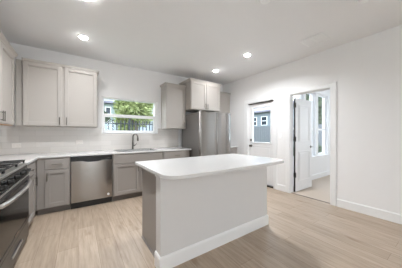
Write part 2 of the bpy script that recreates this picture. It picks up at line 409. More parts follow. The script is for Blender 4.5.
for z in (.33, 1.10, 1.83):
    MB().box((XR + .119, LY0 - .006, z), (LX0 - .001, LY1 - .001, z + .095)).tube([(XR + .126, LY0 - .010, z - .004), (XR + .126, LY0 - .010, z + .10)], .009, 10).build('hinge', M['hinge'], d2)
MB().box((LX0 - .0045, LY0 + .002, .012), (LX0 - .0015, LY1 - .002, 2.03)).build('hinge_gap_shade', M['hinge'], d2, label='dark strip standing in for the shaded gap on the hinge side')  # shade of the narrow gap by the jamb, done as a dark strip
# ------------------------------------------------------------------ side room beyond
SX0, SX1, SY0, SY1 = XR + .12, 7.6, -.9, 2.39
struct(MB().box((SX0, SY0 - .12, -.12), (SX1 + .12, SY1 + .14, .004)).build('floor_side_room', M['carpet']), 'beige carpet of the side room')
struct(MB().box((SX0, SY0 - .12, 2.7), (SX1 + .12, SY1 + .14, 2.8)).build('ceiling_side_room', M['ceil']))
SW = [(4.20, 4.83), (4.93, 5.45), (5.62, 6.24), (6.42, 7.04)]
us = [SX0] + [v for p in SW for v in p] + [SX1]
struct(MB().grid(us, [.004, .66, 2.40, 2.7], lambda i, j: j == 1 and i in (1, 3, 5, 7), SY1, SY1 + .14, 'xz').build('wall_side_room_windows', M['wall']))
struct(MB().box((SX1, SY0, .004), (SX1 + .12, SY1 + .14, 2.7)).build('wall_side_room_far', M['wall']))
struct(MB().box((SX0, SY0 - .12, .004), (SX1, SY0, 2.7)).build('wall_side_room_near', M['wall']))
struct(MB(Fr((0, SY1, 0), (1, 0, 0), (0, -1, 0))).extrude_profile([(d, v + .004) for d, v in BBP], SX0 + .01, SX1).build('baseboard_side_room', M['trim']))
FS = Fr((0, SY1, 0), (1, 0, 0), (0, -1, 0))
for k, (x0, x1) in enumerate(SW):
    r = sroot('window_%d' % (8 + k), (x0, SY1, .66))
    b = MB(FS)
    for a, c, z0, z1 in ((x0, x0 + .035, .66, 2.40), (x1 - .035, x1, .66, 2.40), (x0 + .035, x1 - .035, .66, .70), (x0 + .035, x1 - .035, 2.36, 2.40), (x0 + .035, x1 - .035, 1.36, 1.42)):
        b.box((a, -.10, z0), (c, -.04, z1), .004)
    b.build('window_frame', M['trim'], r)
    MB(FS).box((x0 + .035, -.072, .70), (x1 - .035, -.068, 2.36)).build('window_glass', M['glass'], r)
struct(MB(FS).box((SX0 + .05, .001, .625), (SX1 - .05, .055, .655), .006).box((SX0 + .07, .001, .56), (SX1 - .07, .016, .624), .003).build('trim_4', M['trim']), 'long white window sill of the side room')
b = MB(FS)
for x0, x1 in zip([4.06] + [p[1] for p in SW], [p[0] for p in SW] + [7.2]):
    b.box((x0 + .004, .001, .657), (x1 - .004, .018, 2.40), .003)
b.box((4.06, .001, 2.404), (7.2, .02, 2.49), .004)
struct(b.build('trim_5', M['trim']), 'white casings between the side room windows')
struct(MB().box((XR + .050, D2a + .0065, .0042), (SX0 - .0005, D2b - .0065, .0052)).build('floor_doorway', M['carpet']), 'strip of carpet inside the doorway')
struct(MB().box((XR + .028, D2a + .006, .0005), (XR + .050, D2b - .006, .007), .002).build('trim_6', M['toe']), 'dark transition strip in the doorway')

# ------------------------------------------------------------------ window_1: kitchen window
FB = Fr((0, YB, 0), (1, 0, 0), (0, -1, 0))
w1 = sroot('window_1', (1.01, YB, WZ0), 'wide white window over the sink')
b = MB(FB)
f = .045
for a, c, z0, z1 in ((WX0, WX0 + f, WZ0, WZ1), (WX1 - f - .02, WX1, WZ0, WZ1), (WX0 + f, WX1 - f - .02, WZ0, WZ0 + f * .8), (WX0 + f, WX1 - f - .02, WZ1 - f * .6, WZ1)):
    b.box((a, -.11, z0), (c, -.03, z1), .004)
b.build('window_frame', M['trim'], w1)
b = MB(FB).box((WX0 + f, -.095, 1.622), (WX1 - f - .02, -.04, 1.688), .005)
b.box((WX0 + f, -.08, WZ0 + f * .8), (WX0 + f + .022, -.045, 1.622), .003); b.box((WX1 - f - .042, -.08, WZ0 + f * .8), (WX1 - f - .02, -.045, 1.622), .003)
b.box((WX0 + f + .022, -.08, WZ0 + f * .8), (WX1 - f - .042, -.045, WZ0 + f * .8 + .025), .003)
b.build('sash', M['trim'], w1)
MB(FB).box((WX0 + f, -.074, WZ0 + f * .8), (WX1 - f - .02, -.07, WZ1 - f * .6)).build('window_glass', M['glass'], w1)
MB(FB).box((WX0 + .001, -.029, WZ0 - .001), (WX1 - .001, .012, WZ0 + .016), .004).build('window_sill', M['trim'], w1)

# ------------------------------------------------------------------ backsplash
TT = .008
b = MB(FB)
b.grid([XL + .001, WX0 + .002, WX1 - .002, 2.18], [.916, 1.262, 1.394], lambda i, j: i == 1 and j == 1, .0005, TT, 'xz')
bs = b.build('backsplash', M['tile']); struct(bs, 'pale tile backsplash behind the sink')
bs.name = 'wall_back_tile'
o = MB(fr_left).box((1.3, .0005, .916), (YB - .009, TT, 1.394)).build('wall_left_tile', M['tile']); struct(o, 'pale tile backsplash on the range side')

# ------------------------------------------------------------------ cabinets
def shaker(F, u0, u1, v0, v1, name, m, parent, d0=.002, th=.019, rail=.058):
    b = MB(F)
    r = min(rail, (v1 - v0) * .3)
    rs = min(rail, (u1 - u0) * .3)
    b.box((u0, d0, v0), (u0 + rs, d0 + th, v1), .002); b.box((u1 - rs, d0, v0), (u1, d0 + th, v1), .002)
    b.box((u0 + rs, d0, v0), (u1 - rs, d0 + th, v0 + r), .002); b.box((u0 + rs, d0, v1 - r), (u1 - rs, d0 + th, v1), .002)
    b.box((u0 + rs, d0, v0 + r), (u1 - rs, d0 + th * .22, v1 - r))
    # stepped inner bead
    e = .008
    for (a, c, p, q) in ((u0 + rs, u0 + rs + e, v0 + r, v1 - r), (u1 - rs - e, u1 - rs, v0 + r, v1 - r), (u0 + rs + e, u1 - rs - e, v0 + r, v0 + r + e), (u0 + rs + e, u1 - rs - e, v1 - r - e, v1 - r)):
        b.box((a, d0 + th * .22, p), (c, d0 + th * .6, q))
    return b.build(name, m, parent)
def slabfront(F, u0, u1, v0, v1, name, m, parent, d0=.002, th=.019):
    return MB(F).box((u0, d0, v0), (u1, d0 + th, v1), .003).build(name, m, parent)
def pull(F, parent, u, v, L=.13, vert=True, d0=.021):
    b = MB(F); h = L / 2
    if vert:
        b.tube([(u, d0 + .026, v - h), (u, d0 + .026, v + h)], .0065, 8)
        for s in (-1, 1): b.tube([(u, d0, v + s * h * .72), (u, d0 + .026, v + s * h * .72)], .0045, 8)
    else:
        b.tube([(u - h, d0 + .026, v), (u + h, d0 + .026, v)], .0065, 8)
        for s in (-1, 1): b.tube([(u + s * h * .72, d0, v), (u + s * h * .72, d0 + .026, v)], .0045, 8)
    return b.build('handle', M['nickel'], parent, smooth=True)
def crown(F, parent, u0, u1, zt, m, depth, h=.05, out=.035, left=True, right=True):
    prof = [(0, zt - .012), (.022, zt - .012), (.026, zt + .004), (out + .012, zt + h - .012), (out + .016, zt + h - .010), (out + .016, zt + h), (0, zt + h)]
    b = MB(F).extrude_profile(prof, u0, u1, 1 if left else 0, 1 if right else 0)
    # returns along the sides
    for flag, uu, s in ((left, u0, -1), (right, u1, 1)):
        if not flag: continue
        vs0 = [b.bm.verts.new(F(uu + s * d, d, v)) for d, v in prof]; vs1 = [b.bm.verts.new(F(uu + s * d, -depth + .002, v)) for d, v in prof]
        n = len(prof); b.bm.faces.new(vs0); b.bm.faces.new(vs1[::-1])
        for k in range(n): b.bm.faces.new((vs0[k], vs0[(k + 1) % n], vs1[(k + 1) % n], vs1[k]))
    return b.build('crown_moulding', m, parent)

def wall_cabinet(label, F, u0, u1, z0, z1, depth, doors, m, group=None, L=True, R=True, ch=.028, co=.016, under=None):
    c = F((u0 + u1) / 2, -depth / 2, z0)
    r = thing('wall_cabinet', label, 'cabinet', c, group)
    MB(F).box((u0, -depth + .001, z0 + (.004 if under else 0)), (u1, 0, z1), .002).build('cabinet_body', m, r)
    if under: MB(F).box((u0 + .006, -depth + .006, z0 - .001), (u1 - .006, -.012, z0 + .004)).build('underside', under, r, label='bare maple underside')
    for (a, c2, hs) in doors:
        d = shaker(F, a, c2, z0 + .012, z1 - .014, 'door', m, r)
        if hs: pull(F, d, (c2 - .03) if hs > 0 else (a + .03), z0 + .095)
    crown(F, r, u0, u1, z1, m, depth, h=ch, out=co, left=L, right=R)
    return r
FUB = Fr((0, YB - .315, 0), (1, 0, 0), (0, -1, 0))
FUL = Fr((XL + .315, 0, 0), (0, 1, 0), (1, 0, 0))
D_ = .315
wall_cabinet('light greige two-door wall cabinet hung on the left wall, cut by the photo edge', FUL, 2.70, 3.885, 1.385, 2.43, D_,
             [(2.71, 3.262, 1), (3.272, 3.835, -1)], M['upper'], L=True, R=False, ch=.045, co=.035, under=M['ply'])
wall_cabinet('wide light greige two-door wall cabinet on the back wall left of the window', FUB, -.735, .305, 1.385, 2.43, D_,
             [(-.722, -.232, 1), (-.196, .294, -1)], M['upper'], L=False)
wall_cabinet('single-door light greige wall cabinet between the window and the fridge', FUB, 1.70, 2.225, 1.385, 2.43, D_,
             [(1.712, 2.205, 1)], M['upper'], R=False)
FUF = Fr((0, YB - .55, 0), (1, 0, 0), (0, -1, 0))
wall_cabinet('deep two-door cabinet mounted above the stainless fridge', FUF, 2.228, 3.142, 1.855, 2.552, .55,
             [(2.238, 2.682, 1), (2.689, 3.132, -1)], M['upper'], L=True, R=True, ch=.035, co=.022)
wall_cabinet('narrow wall cabinet in the corner to the right of the fridge', FUB, 3.15, XR - .003, 1.385, 2.43, D_,
             [(3.165, XR - .02, -1)], M['upper'], L=False, R=False)
# filler strip closing the corner between left and back wall cabinets
tag(MB(FUB).box((XL + .32, -.02, 1.385), (-.737, -.002, 2.43)).build('filler_panel', M['upper']), 'narrow greige filler strip closing the corner between the two left wall cabinets', 'filler')

def base_cabinet(label, F, u0, u1, depth, fronts, m, group=None, name='base_cabinet', hollow=False):
    c = F((u0 + u1) / 2, -depth / 2, 0)
    r = thing(name, label, 'cabinet', c, group)
    if hollow:   # open-topped box under the sink
        b = MB(F); b.box((u0, -depth + .001, .1), (u0 + .018, 0, .884)); b.box((u1 - .018, -depth + .001, .1), (u1, 0, .884))
        b.box((u0 + .018, -.018, .1), (u1 - .018, 0, .884)); b.box((u0 + .018, -depth + .001, .1), (u1 - .018, -.018, .118)); b.box((u0 + .018, -depth + .001, .118), (u1 - .018, -depth + .01, .884))
    else:
        b = MB(F).box((u0, -depth + .001, .1), (u1, 0, .884), .0015)
    b.build('cabinet_body', m, r)
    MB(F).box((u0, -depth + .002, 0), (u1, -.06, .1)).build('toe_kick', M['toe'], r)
    for f in fronts:
        kind, a, c2, v0, v1, hs = f
        if kind == 'door':
            d = shaker(F, a, c2, v0, v1, 'door', m, r)
            if hs: pull(F, d, (c2 - .03) if hs > 0 else (a + .03), v1 - .10)
        else:
            d = slabfront(F, a, c2, v0, v1, 'drawer' if kind == 'drawer' else 'false_front', m, r)
            if hs: pull(F, d, (a + c2) / 2, (v0 + v1) / 2, vert=False)
    return r
FBB = Fr((0, YB - .605, 0), (1, 0, 0), (0, -1, 0))
FBL = Fr((XL + .605, 0, 0), (0, 1, 0), (1, 0, 0))
YF = YB - .605; XF = XL + .605
RY0, RY1 = 1.90, 2.915      # range
base_cabinet('grey base cabinet against the left wall between the range and the corner', FBL, RY1 + .004, YF - .003, .605,
             [('drawer', RY1 + .03, 3.435, .705, .862, 1), ('door', RY1 + .03, 3.435, .115, .69, 1)], M['base'])
base_cabinet('narrow grey base cabinet between the corner and the dishwasher', FBB, XF + .003, -.108, .605,
             [('drawer', -.425, -.128, .705, .862, 1), ('door', -.425, -.128, .115, .69, -1)], M['base'])
base_cabinet('grey two-door base cabinet under the sink', FBB, .528, 1.497, .605,
             [('false', .548, 1.478, .705, .862, 0), ('door', .548, 1.008, .115, .69, 1), ('door', 1.018, 1.478, .115, .69, -1)], M['base'], hollow=True)
base_cabinet('grey base cabinet between the sink cabinet and the fridge', FBB, 1.50, 2.165, .605,
             [('drawer', 1.52, 2.145, .705, .862, 1), ('door', 1.52, 1.828, .115, .69, 1), ('door', 1.837, 2.145, .115, .69, -1)], M['base'])
base_cabinet('small grey base cabinet in the corner to the right of the fridge', FBB, 3.165, XR - .004, .605,
             [('drawer', 3.18, XR - .03, .705, .862, 1), ('door', 3.18, XR - .03, .115, .69, -1)], M['base'])

# ------------------------------------------------------------------ worktops
SKX0, SKX1, SKY0, SKY1 = .64, 1.38, 3.74, 4.14
b = MB().grid([XL + .009, XL + .635, SKX0, SKX1, 2.20], [RY1 + .004, YB - .635, SKY0, SKY1, YB - .009],
              lambda i, j: (j == 0 and i > 0) or (i == 2 and j == 2), .885, .915, 'xy')
tag(b.build('worktop', M['quartz'], bevel=.003), 'L-shaped white quartz worktop running round the corner under the window', 'worktop')
tag(MB().box((3.15, YB - .635, .885), (XR - .001, YB - .001, .915)).build('worktop', M['quartz'], bevel=.003), 'short white worktop piece right of the fridge', 'worktop')

# ------------------------------------------------------------------ sink and faucet
sk = thing('sink', 'stainless sink with a thin rim set in the worktop under the window', 'sink', ((SKX0 + SKX1) / 2, (SKY0 + SKY1) / 2, .66))
b = MB(); t = .004; z0, z1 = .66, .884
b.box((SKX0 - .012, SKY0 - .012, z0), (SKX1 + .012, SKY1 + .012, z0 + t))
b.box((SKX0 - .012, SKY0 - .012, z0 + t), (SKX0 - .002, SKY1 + .012, z1)); b.box((SKX1 + .002, SKY0 - .012, z0 + t), (SKX1 + .012, SKY1 + .012, z1))
b.box((SKX0 - .002, SKY0 - .012, z0 + t), (SKX1 + .002, SKY0 - .002, z1)); b.box((SKX0 - .002, SKY1 + .002, z0 + t), (SKX1 + .002, SKY1 + .012, z1))
b.build('basin', M['steel'], sk)
MB().grid([SKX0 - .014, SKX0 + .004, SKX1 - .004, SKX1 + .014], [SKY0 - .014, SKY0 + .004, SKY1 - .004, SKY1 + .014], lambda i, j: i == 1 and j == 1, .9155, .919).build('rim', M['steel_dark'], sk, label='thin dark steel rim')
MB().lathe(((SKX0 + SKX1) / 2, (SKY0 + SKY1) / 2, z0 + t + .0005), [(.045, 0), (.045, .003), (.03, .002)], 24).build('drain', M['steel_dark'], sk)
fx, fy = 1.01, 4.195
fc = thing('faucet', 'brushed nickel pull-down faucet behind the sink', 'faucet', (fx, fy, .915))
MB().lathe((fx, fy, .9155), [(.027, 0), (.027, .006), (.019, .012), (.018, .15), (.014, .165)], 20).build('faucet_body', M['nickel'], fc, smooth=True)
pts = [(fx, fy, 1.075)]
for k in range(0, 13):
    a = PI - k * PI / 12
    pts.append((fx + .035 * (1 + math.cos(a)), fy - .07 * (1 + math.cos(a)), 1.185 + .072 * math.sin(a)))
pts.append((fx + .07, fy - .14, 1.175))
MB().tube(pts, .015, 12).build('spout', M['nickel'], fc, smooth=True)
MB().tube([(fx + .07, fy - .14, 1.18), (fx + .071, fy - .14, 1.14), (fx + .072, fy - .14, 1.105)], [.018, .022, .020], 14).build('spray_head', M['nickel'], fc, smooth=True)
MB().tube([(fx + .017, fy, 1.0), (fx + .045, fy - .005, 1.0)], .012, 12).tube([(fx + .04, fy - .005, 1.0), (fx + .055, fy - .03, 1.02), (fx + .06, fy - .07, 1.055)], [.008, .007, .005], 10).build('lever', M['nickel'], fc, smooth=True)

# ------------------------------------------------------------------ dishwasher
DW0, DW1 = -.102, .518
dw = thing('dishwasher', 'stainless steel dishwasher with a black control strip', 'dishwasher', ((DW0 + DW1) / 2, YB - .3, 0))
MB(FBB).box((DW0, -.58, .1), (DW1, -.005, .872), .002).build('housing', M['black'], dw)
b = MB(FBB)
# gently bowed door skin
n = 10; prof = []
for k in range(n + 1):
    s = k / n; prof.append((DW0 + .006 + s * (DW1 - DW0 - .012), .021 + .003 * math.sin(PI * s) ** .4))
poly = prof + [(DW1 - .006, -.003), (DW0 + .006, -.003)]
V0 = [b.bm.verts.new(FBB(u, d, .115)) for u, d in poly]; V1 = [b.bm.verts.new(FBB(u, d, .80)) for u, d in poly]
b.bm.faces.new(V0); b.bm.faces.new(V1)
for k in range(len(poly)): b.bm.faces.new((V0[k], V0[(k + 1) % len(poly)], V1[(k + 1) % len(poly)], V1[k]))
dd = b.build('door', M['steel'], dw, smooth=True)
MB(FBB).box((DW0 + .006, -.004, .845), (DW1 - .006, .012, .872), .003).build('control_strip', M['black'], dw)
# pocket handle: dished lip under the control strip
b = MB(FBB)
lip = [(DW0 + .17, .80), (DW0 + .19, .788), (DW0 + .24, .779), (DW1 - .24, .779), (DW1 - .19, .788), (DW1 - .17, .80)]
V = [[b.bm.verts.new(FBB(u, d, v)) for u, v in lip] for d in (.0245, .0265)]
b.bm.faces.new(V[0]); b.bm.faces.new(V[1])
for k in range(6): b.bm.faces.new((V[0][k], V[0][(k + 1) % 6], V[1][(k + 1) % 6], V[1][k]))
b.build('pocket_handle', M['black'], dw)
MB(FBB).tube([(DW1 - .065, .0235, .175), (DW1 - .065, .0275, .175)], .02, 20).build('badge', M['plastic'], dw, label='small round pale badge')
MB(FBB).box((DW0, -.58, 0), (DW1, -.04, .1)).build('toe_kick', M['black'], dw)

# ------------------------------------------------------------------ range
FR = Fr((XF + .034, 0, 0), (0, 1, 0), (1, 0, 0))
rg = thing('range', 'black and stainless gas range at the left photo edge', 'range', (XL + .31, (RY0 + RY1) / 2, 0))
MB(FR).box((RY0, -.59, .05), (RY1, -.03, .895), .002).build('range_body', M['steel_dark'], rg)
MB(FR).box((RY0, -.55, 0), (RY1, -.06, .05)).build('toe_kick', M['black'], rg)
MB(FR).box((RY0 - .0, -.59, .896), (RY1, .0, .918), .004).build('cooktop', M['steel_bright'], rg)
# slanted control panel
MB(FR).extrude_profile([(-.03, .775), (.012, .775), (.008, .80), (-.012, .894), (-.03, .894)], RY0, RY1).build('control_panel', M['oven_glass'], rg)
MB(FR).box((RY0 + .001, .0125, .777), (RY1 - .001, .017, .795), .001).build('trim_strip', M['steel_bright'], rg)
for k in range(5):
    y = RY0 + .09 + k * (RY1 - RY0 - .18) / 4
    kb = MB(FR).tube([(y, .004, .838), (y, .014, .840), (y, .034, .845), (y, .036, .845)], [.023, .021, .019, .014], 18).box((y - .003, .034, .83), (y + .003, .042, .86), .001)
    kb.build('knob', M['black'], rg, smooth=True)
MB(FR).box((RY0 + .003, -.028, .265), (RY1 - .003, .008, .768), .004).build('oven_door', M['oven_glass'], rg)
od = rg.children[-1]
for z0, z1 in ((.735, .767), (.267, .30)):
    MB(FR).box((RY0 + .005, .0085, z0), (RY1 - .005, .0105, z1), .0005).build('door_rail', M['steel_dark'], od)
# bowed stainless handle
pts = []
for k in range(17):
    s = k / 16; pts.append((RY0 + .04 + s * (RY1 - RY0 - .08), .018 + .042 * math.sin(PI * s) ** .6, .715))
MB(FR).tube(pts, .017, 12).box((RY0 + .03, .008, .70), (RY0 + .055, .03, .73), .003).box((RY1 - .055, .008, .70), (RY1 - .03, .03, .73), .003).build('oven_handle', M['steel_bright'], od, smooth=True)
MB(FR).box((RY0 + .003, -.028, .06), (RY1 - .003, .006, .255), .004).build('drawer', M['steel_dark'], rg)
dr = rg.children[-1]
MB(FR).box((RY0 + .34, .006, .150), (RY1 - .34, .020, .172), .004).build('handle', M['steel_bright'], dr)
MB(FR).box((RY0 + .43, .009, .30), (RY1 - .43, .0105, .315)).build('badge', M['steel'], od)
# burners and continuous cast-iron grates
for gy0, gy1 in ((RY0 + .012, RY0 + .30), (RY0 + .32, RY1 - .32), (RY1 - .30, RY1 - .010)):
    b = MB(FR); zt = .955
    for u in (gy0, (gy0 + gy1) / 2, gy1): b.box((u - .006, -.555, zt - .014), (u + .006, -.03, zt), .002)
    for d in (-.555, -.38, -.205, -.03): b.box((gy0 - .006, d - .006, zt - .012), (gy1 + .006, d + .006, zt + .001), .002)
    for u in (gy0, gy1):
        for d in (-.55, -.035): b.box((u - .007, d - .007, .9185), (u + .007, d + .007, zt - .01), .001)
    b.build('grate', M['iron'], rg)
    for d in (-.42, -.16):
        u = (gy0 + gy1) / 2
        cc = FR(u, d, .9185)
        MB().lathe(cc, [(.045, 0), (.045, .006), (.034, .008), (.034, .014), (.03, .016)], 20).build('burner', M['iron'], rg, smooth=True)

# ------------------------------------------------------------------ refrigerator
FX0, FX1, FYF = 2.225, 3.135, 3.30
fg = thing('refrigerator', 'stainless steel french-door refrigerator standing behind the island', 'refrigerator', ((FX0 + FX1) / 2, 3.75, 0))
FFr = Fr((0, FYF + .075, 0), (1, 0, 0), (0, -1, 0))
MB(FFr).box((FX0 + .004, -.80, .03), (FX1 - .004, -.006, 1.745), .006).build('fridge_body', M['fridge_side'], fg)
def fdoor(name, u0, u1, v0, v1):
    n = 8; out = []
    r = .022; T = .075
    for k in range(5):
        a = PI - k * PI / 8; out.append((u0 + r + r * math.cos(a), T - r + r * math.sin(a)))
    mid = [(u0 + (u1 - u0) * s, T + .004 * math.sin(PI * s)) for s in (.2, .35, .5, .65, .8)]
    out += mid
    for k in range(5):
        a = PI / 2 - k * PI / 8; out.append((u1 - r + r * math.cos(a), T - r + r * math.sin(a)))
    poly = out + [(u1, 0), (u0, 0)]
    b = MB(FFr)
    V0 = [b.bm.verts.new(FFr(u, d, v0)) for u, d in poly]; V1 = [b.bm.verts.new(FFr(u, d, v1)) for u, d in poly]
    b.bm.faces.new(V0); b.bm.faces.new(V1)
    for k in range(len(poly)): b.bm.faces.new((V0[k], V0[(k + 1) % len(poly)], V1[(k + 1) % len(poly)], V1[k]))
    return b.build(name, M['steel'], fg, smooth=True)
um = 2.70
fdoor('door', FX0, um - .003, .72, 1.765); fdoor('door', um + .003, FX1, .72, 1.765)
fdoor('freezer_drawer', FX0, FX1, .07, .705)
MB(FFr).box((FX0 + .02, -.02, .0), (FX1 - .02, .03, .06)).build('toe_grille', M['black'], fg)
for u in (FX0 + .06, FX1 - .06): MB(FFr).box((u - .05, -.05, 1.767), (u + .05, .03, 1.785), .004).build('hinge_cover', M['fridge_side'], fg)

# ------------------------------------------------------------------ island
IX0, IX1, IY0, IY1 = .62, 2.175, 1.57, 2.255
isl = thing('kitchen_island', 'kitchen island with a pale front wall and dark grey end panel', 'kitchen island', ((IX0 + IX1) / 2, 1.9, 0))
MB().box((IX0, IY0, 0), (IX1, IY0 + .115, .884)).build('knee_wall', M['knee'], isl, bevel=.002)
# baseboard wrapping three sides of the knee wall
b = MB(Fr((0, IY0, 0), (1, 0, 0), (0, -1, 0))).extrude_profile(BBP, IX0, IX1, 1, 1)
b.F = Fr((IX0, 0, 0), (0, 1, 0), (-1, 0, 0)); b.extrude_profile(BBP, IY0, IY0 + .115, 1, 0)
b.F = Fr((IX1, 0, 0), (0, 1, 0), (1, 0, 0)); b.extrude_profile(BBP, IY0, IY0 + .115, 1, 0)
b.build('baseboard', M['trim'], isl)
# small cap moulding under the top
b = MB(Fr((0, IY0, 0), (1, 0, 0), (0, -1, 0))); P2 = [(0, .845), (.010, .849), (.010, .884), (0, .884)]
b.extrude_profile(P2, IX0, IX1, 1, 1)
b.F = Fr((IX0, 0, 0), (0, 1, 0), (-1, 0, 0)); b.extrude_profile(P2, IY0, IY0 + .115, 1, 0)
b.F = Fr((IX1, 0, 0), (0, 1, 0), (1, 0, 0)); b.extrude_profile(P2, IY0, IY0 + .115, 1, 0)
b.build('cap_moulding', M['knee'], isl)
CX0, CX1 = IX0 + .04, IX1 - .04
MB().box((CX0 + .004, IY0 + .116, .1), (CX1 - .004, IY1 - .022, .884)).build('cabinet_body', M['base'], isl)
for x0, x1 in ((CX0 - .012, CX0 + .003), (CX1 - .003, CX1 + .012)):
    MB().box((x0, IY0 + .116, .0), (x1, IY1 - .022, .884), .001).build('end_panel', M['base'], isl)
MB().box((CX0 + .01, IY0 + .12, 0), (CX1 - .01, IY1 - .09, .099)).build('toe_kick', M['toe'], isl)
for s, x in ((-1, CX0 - .012), (1, CX1 + .012)):
    MB().box((x, IY0 + .118, 0), (x + s * .012, IY1 - .03, .02), .004).build('shoe_moulding', M['base'], isl)
FI = Fr((0, IY1 - .022, 0), (1, 0, 0), (0, 1, 0))
wI = (CX1 - CX0 - .02) / 3
for k in range(3):
    a = CX0 + .012 + k * wI + .004; c = a + wI - .008
    d = slabfront(FI, a, c, .705, .862, 'drawer', M['base'], isl); pull(FI, d, (a + c) / 2, .785, vert=False)
    d = shaker(FI, a, c, .115, .69, 'door', M['base'], isl); pull(FI, d, a + .03 if k else c - .03, .59)
# island top with rounded seating corners
def rrect(x0, x1, y0, y1, rf, rb):
    P = []
    for cx, cy, r, a0 in ((x1 - rb, y1 - rb, rb, 0), (x0 + rb, y1 - rb, rb, 90), (x0 + rf, y0 + rf, rf, 180), (x1 - rf, y0 + rf, rf, 270)):
        for k in range(13):
            a = math.radians(a0 + k * 7.5); P.append((cx + r * math.cos(a), cy + r * math.sin(a)))
    return P
b = MB(); e = .002; rings = []
for q, z in ((e, .885), (0, .885 + e), (0, .917 - e), (e * .3, .917 - e * .3), (e, .917)):
    rings.append([b.bm.verts.new((x, y, z)) for x, y in rrect(.575 + q, 2.25 - q, 1.30 + q, 2.285 - q, .15 - q, .012 - q)])
b.bm.faces.new(rings[0]); b.bm.faces.new(rings[-1])
for p, q in zip(rings, rings[1:]):
    for k in range(len(p)): b.bm.faces.new((p[k], p[(k + 1) % len(p)], q[(k + 1) % len(p)], q[k]))
tag(b.build('island_worktop', M['quartz']), 'white quartz island top with rounded front corners', 'worktop')

# ------------------------------------------------------------------ small fittings
def outlet(label, F, u, v, horiz=True, kind='outlet', name='wall_outlet', m=None):
    m = m or M['plastic']
    o = F(u, .0, v); r = thing(name, label, kind, o)
    w_, h_ = (.058, .036) if horiz else (.036, .058)
    MB(F).box((u - w_, .0005, v - h_), (u + w_, .006, v + h_), .002).build('cover_plate', m, r)
    if kind == 'outlet':
        for s in (-1, 1):
            a, c = (u + s * .02, v) if horiz else (u, v + s * .02)
            MB(F).box((a - .013, .006, c - .013), (a + .013, .009, c + .013), .002).build('socket', m, r)
    else:
        MB(F).box((u - .012, .006, v - .022), (u + .012, .010, v + .022), .002).build('rocker', M['plastic'], r)
    return r
FT = Fr((0, YB - .008, 0), (1, 0, 0), (0, -1, 0))
outlet('pale sideways outlet on the backsplash tile under the left corner cabinets', FT, -.86, 1.06, m=M['tileplate'])
outlet('pale sideways outlet on the backsplash tile above the dishwasher', FT, .02, 1.095, m=M['tileplate'])
outlet('upper white light switch on the wall strip between the two doors', fr_right, 2.345, 1.37, False, 'switch', 'light_switch')
outlet('lower white light switch on the wall strip between the two doors', fr_right, 2.345, 1.215, False, 'switch', 'light_switch')

def downlight(x, y, label):
    r = thing('ceiling_light', label, 'ceiling light', (x, y, H), 'recessed downlights in the ceiling')
    b = MB(); n = 36
    prof = [(.053, -.001), (.057, -.006), (.077, -.005), (.080, -.0005), (.053, -.0005)]
    rings = [[b.bm.verts.new((x + q * math.cos(2 * PI * k / n), y + q * math.sin(2 * PI * k / n), H + z)) for k in range(n)] for q, z in prof]
    for i in range(len(prof)):
        a, c = rings[i], rings[(i + 1) % len(prof)]
        for k in range(n): b.bm.faces.new((a[k], a[(k + 1) % n], c[(k + 1) % n], c[k]))
    b.build('trim_ring', M['trim'], r, smooth=True)
    MB().lathe((x, y, H), [(.0525, -.001), (.051, -.010), (.044, -.018), (.03, -.023), (.010, -.025)], 28).build('lens', M['lamp'], r)
    l = bpy.data.lights.new('lamp_light', 'AREA'); l.shape = 'DISK'; l.size = .10; l.spread = math.radians(150); l.energy = DOWNLIGHT[0 if y > 3 else 1] * ((.5 if x > 1 else .85) if y > 3 else 1); l.color = (.93, .965, 1)
    lo = bpy.data.objects.new('lamp_light', l); COL.objects.link(lo); lo.parent = r; lo.location = (0, 0, -.03)
downlight(.07, 3.40, 'round recessed downlight above the dishwasher, the leftmost lit one fully in view')
downlight(.07, 2.37, 'round recessed downlight cut by the top photo edge')
downlight(2.74, 3.40, 'round recessed downlight just in front of the fridge cabinet')
downlight(2.70, 2.39, 'round recessed downlight above the right end of the island')

vt = thing('ceiling_vent', 'square white air vent in the ceiling near the right wall', 'vent', (3.165, 1.39, H))
b = MB(); x0, x1, y0, y1 = 3.01, 3.32, 1.225, 1.555
MB().box((x0 + .01, y0 + .01, H - .0018), (x1 - .01, y1 - .01, H - .0004)).build('dark_backing', M['toe'], vt)  # dark sheet behind the louvres, in place of shade between the slats
for a, c in (((x0, y0), (x1, y0 + .022)), ((x0, y1 - .022), (x1, y1)), ((x0, y0 + .022), (x0 + .022, y1 - .022)), ((x1 - .022, y0 + .022), (x1, y1 - .022)), ((x0 + .022, 1.382), (x1 - .022, 1.398))):
    b.box((a[0], a[1], H - .018), (c[0], c[1], H - .0005), .004)
b.build('vent_frame', M['plastic'], vt)
b = MB()
for k in range(15):
    x = x0 + .034 + k * .0175
    for ya_, yb_ in ((y0 + .022, 1.382), (1.398, y1 - .022)):
        b.prism([(x, ya_), (x + .003, ya_), (x + .003, yb_), (x, yb_)], H - .014, H - .003)
        b.box((x + .003, ya_, H - .014), (x + .0135, yb_, H - .0125))
b.build('louvres', M['plastic'], vt)
def detector(x, y, r_, label, name='smoke_detector', cat='smoke detector'):
    r = thing(name, label, cat, (x, y, H))
    MB().lathe((x, y, H - .034), [(r_ * .55, 0), (r_ * .8, .004), (r_ * .93, .014), (r_, .026), (r_, .0335)], 32).build('housing', M['plastic'], r, smooth=True)
    MB().lathe((x, y, H - .037), [(r_ * .3, 0), (r_ * .42, .001), (r_ * .42, .0025)], 24).build('cap', M['plastic'], r)
detector(1.745, 1.275, .065, 'round white smoke detector at the top photo edge above the island')
detector(2.66, .655, .06, 'round white detector at the top photo edge near the right wall')

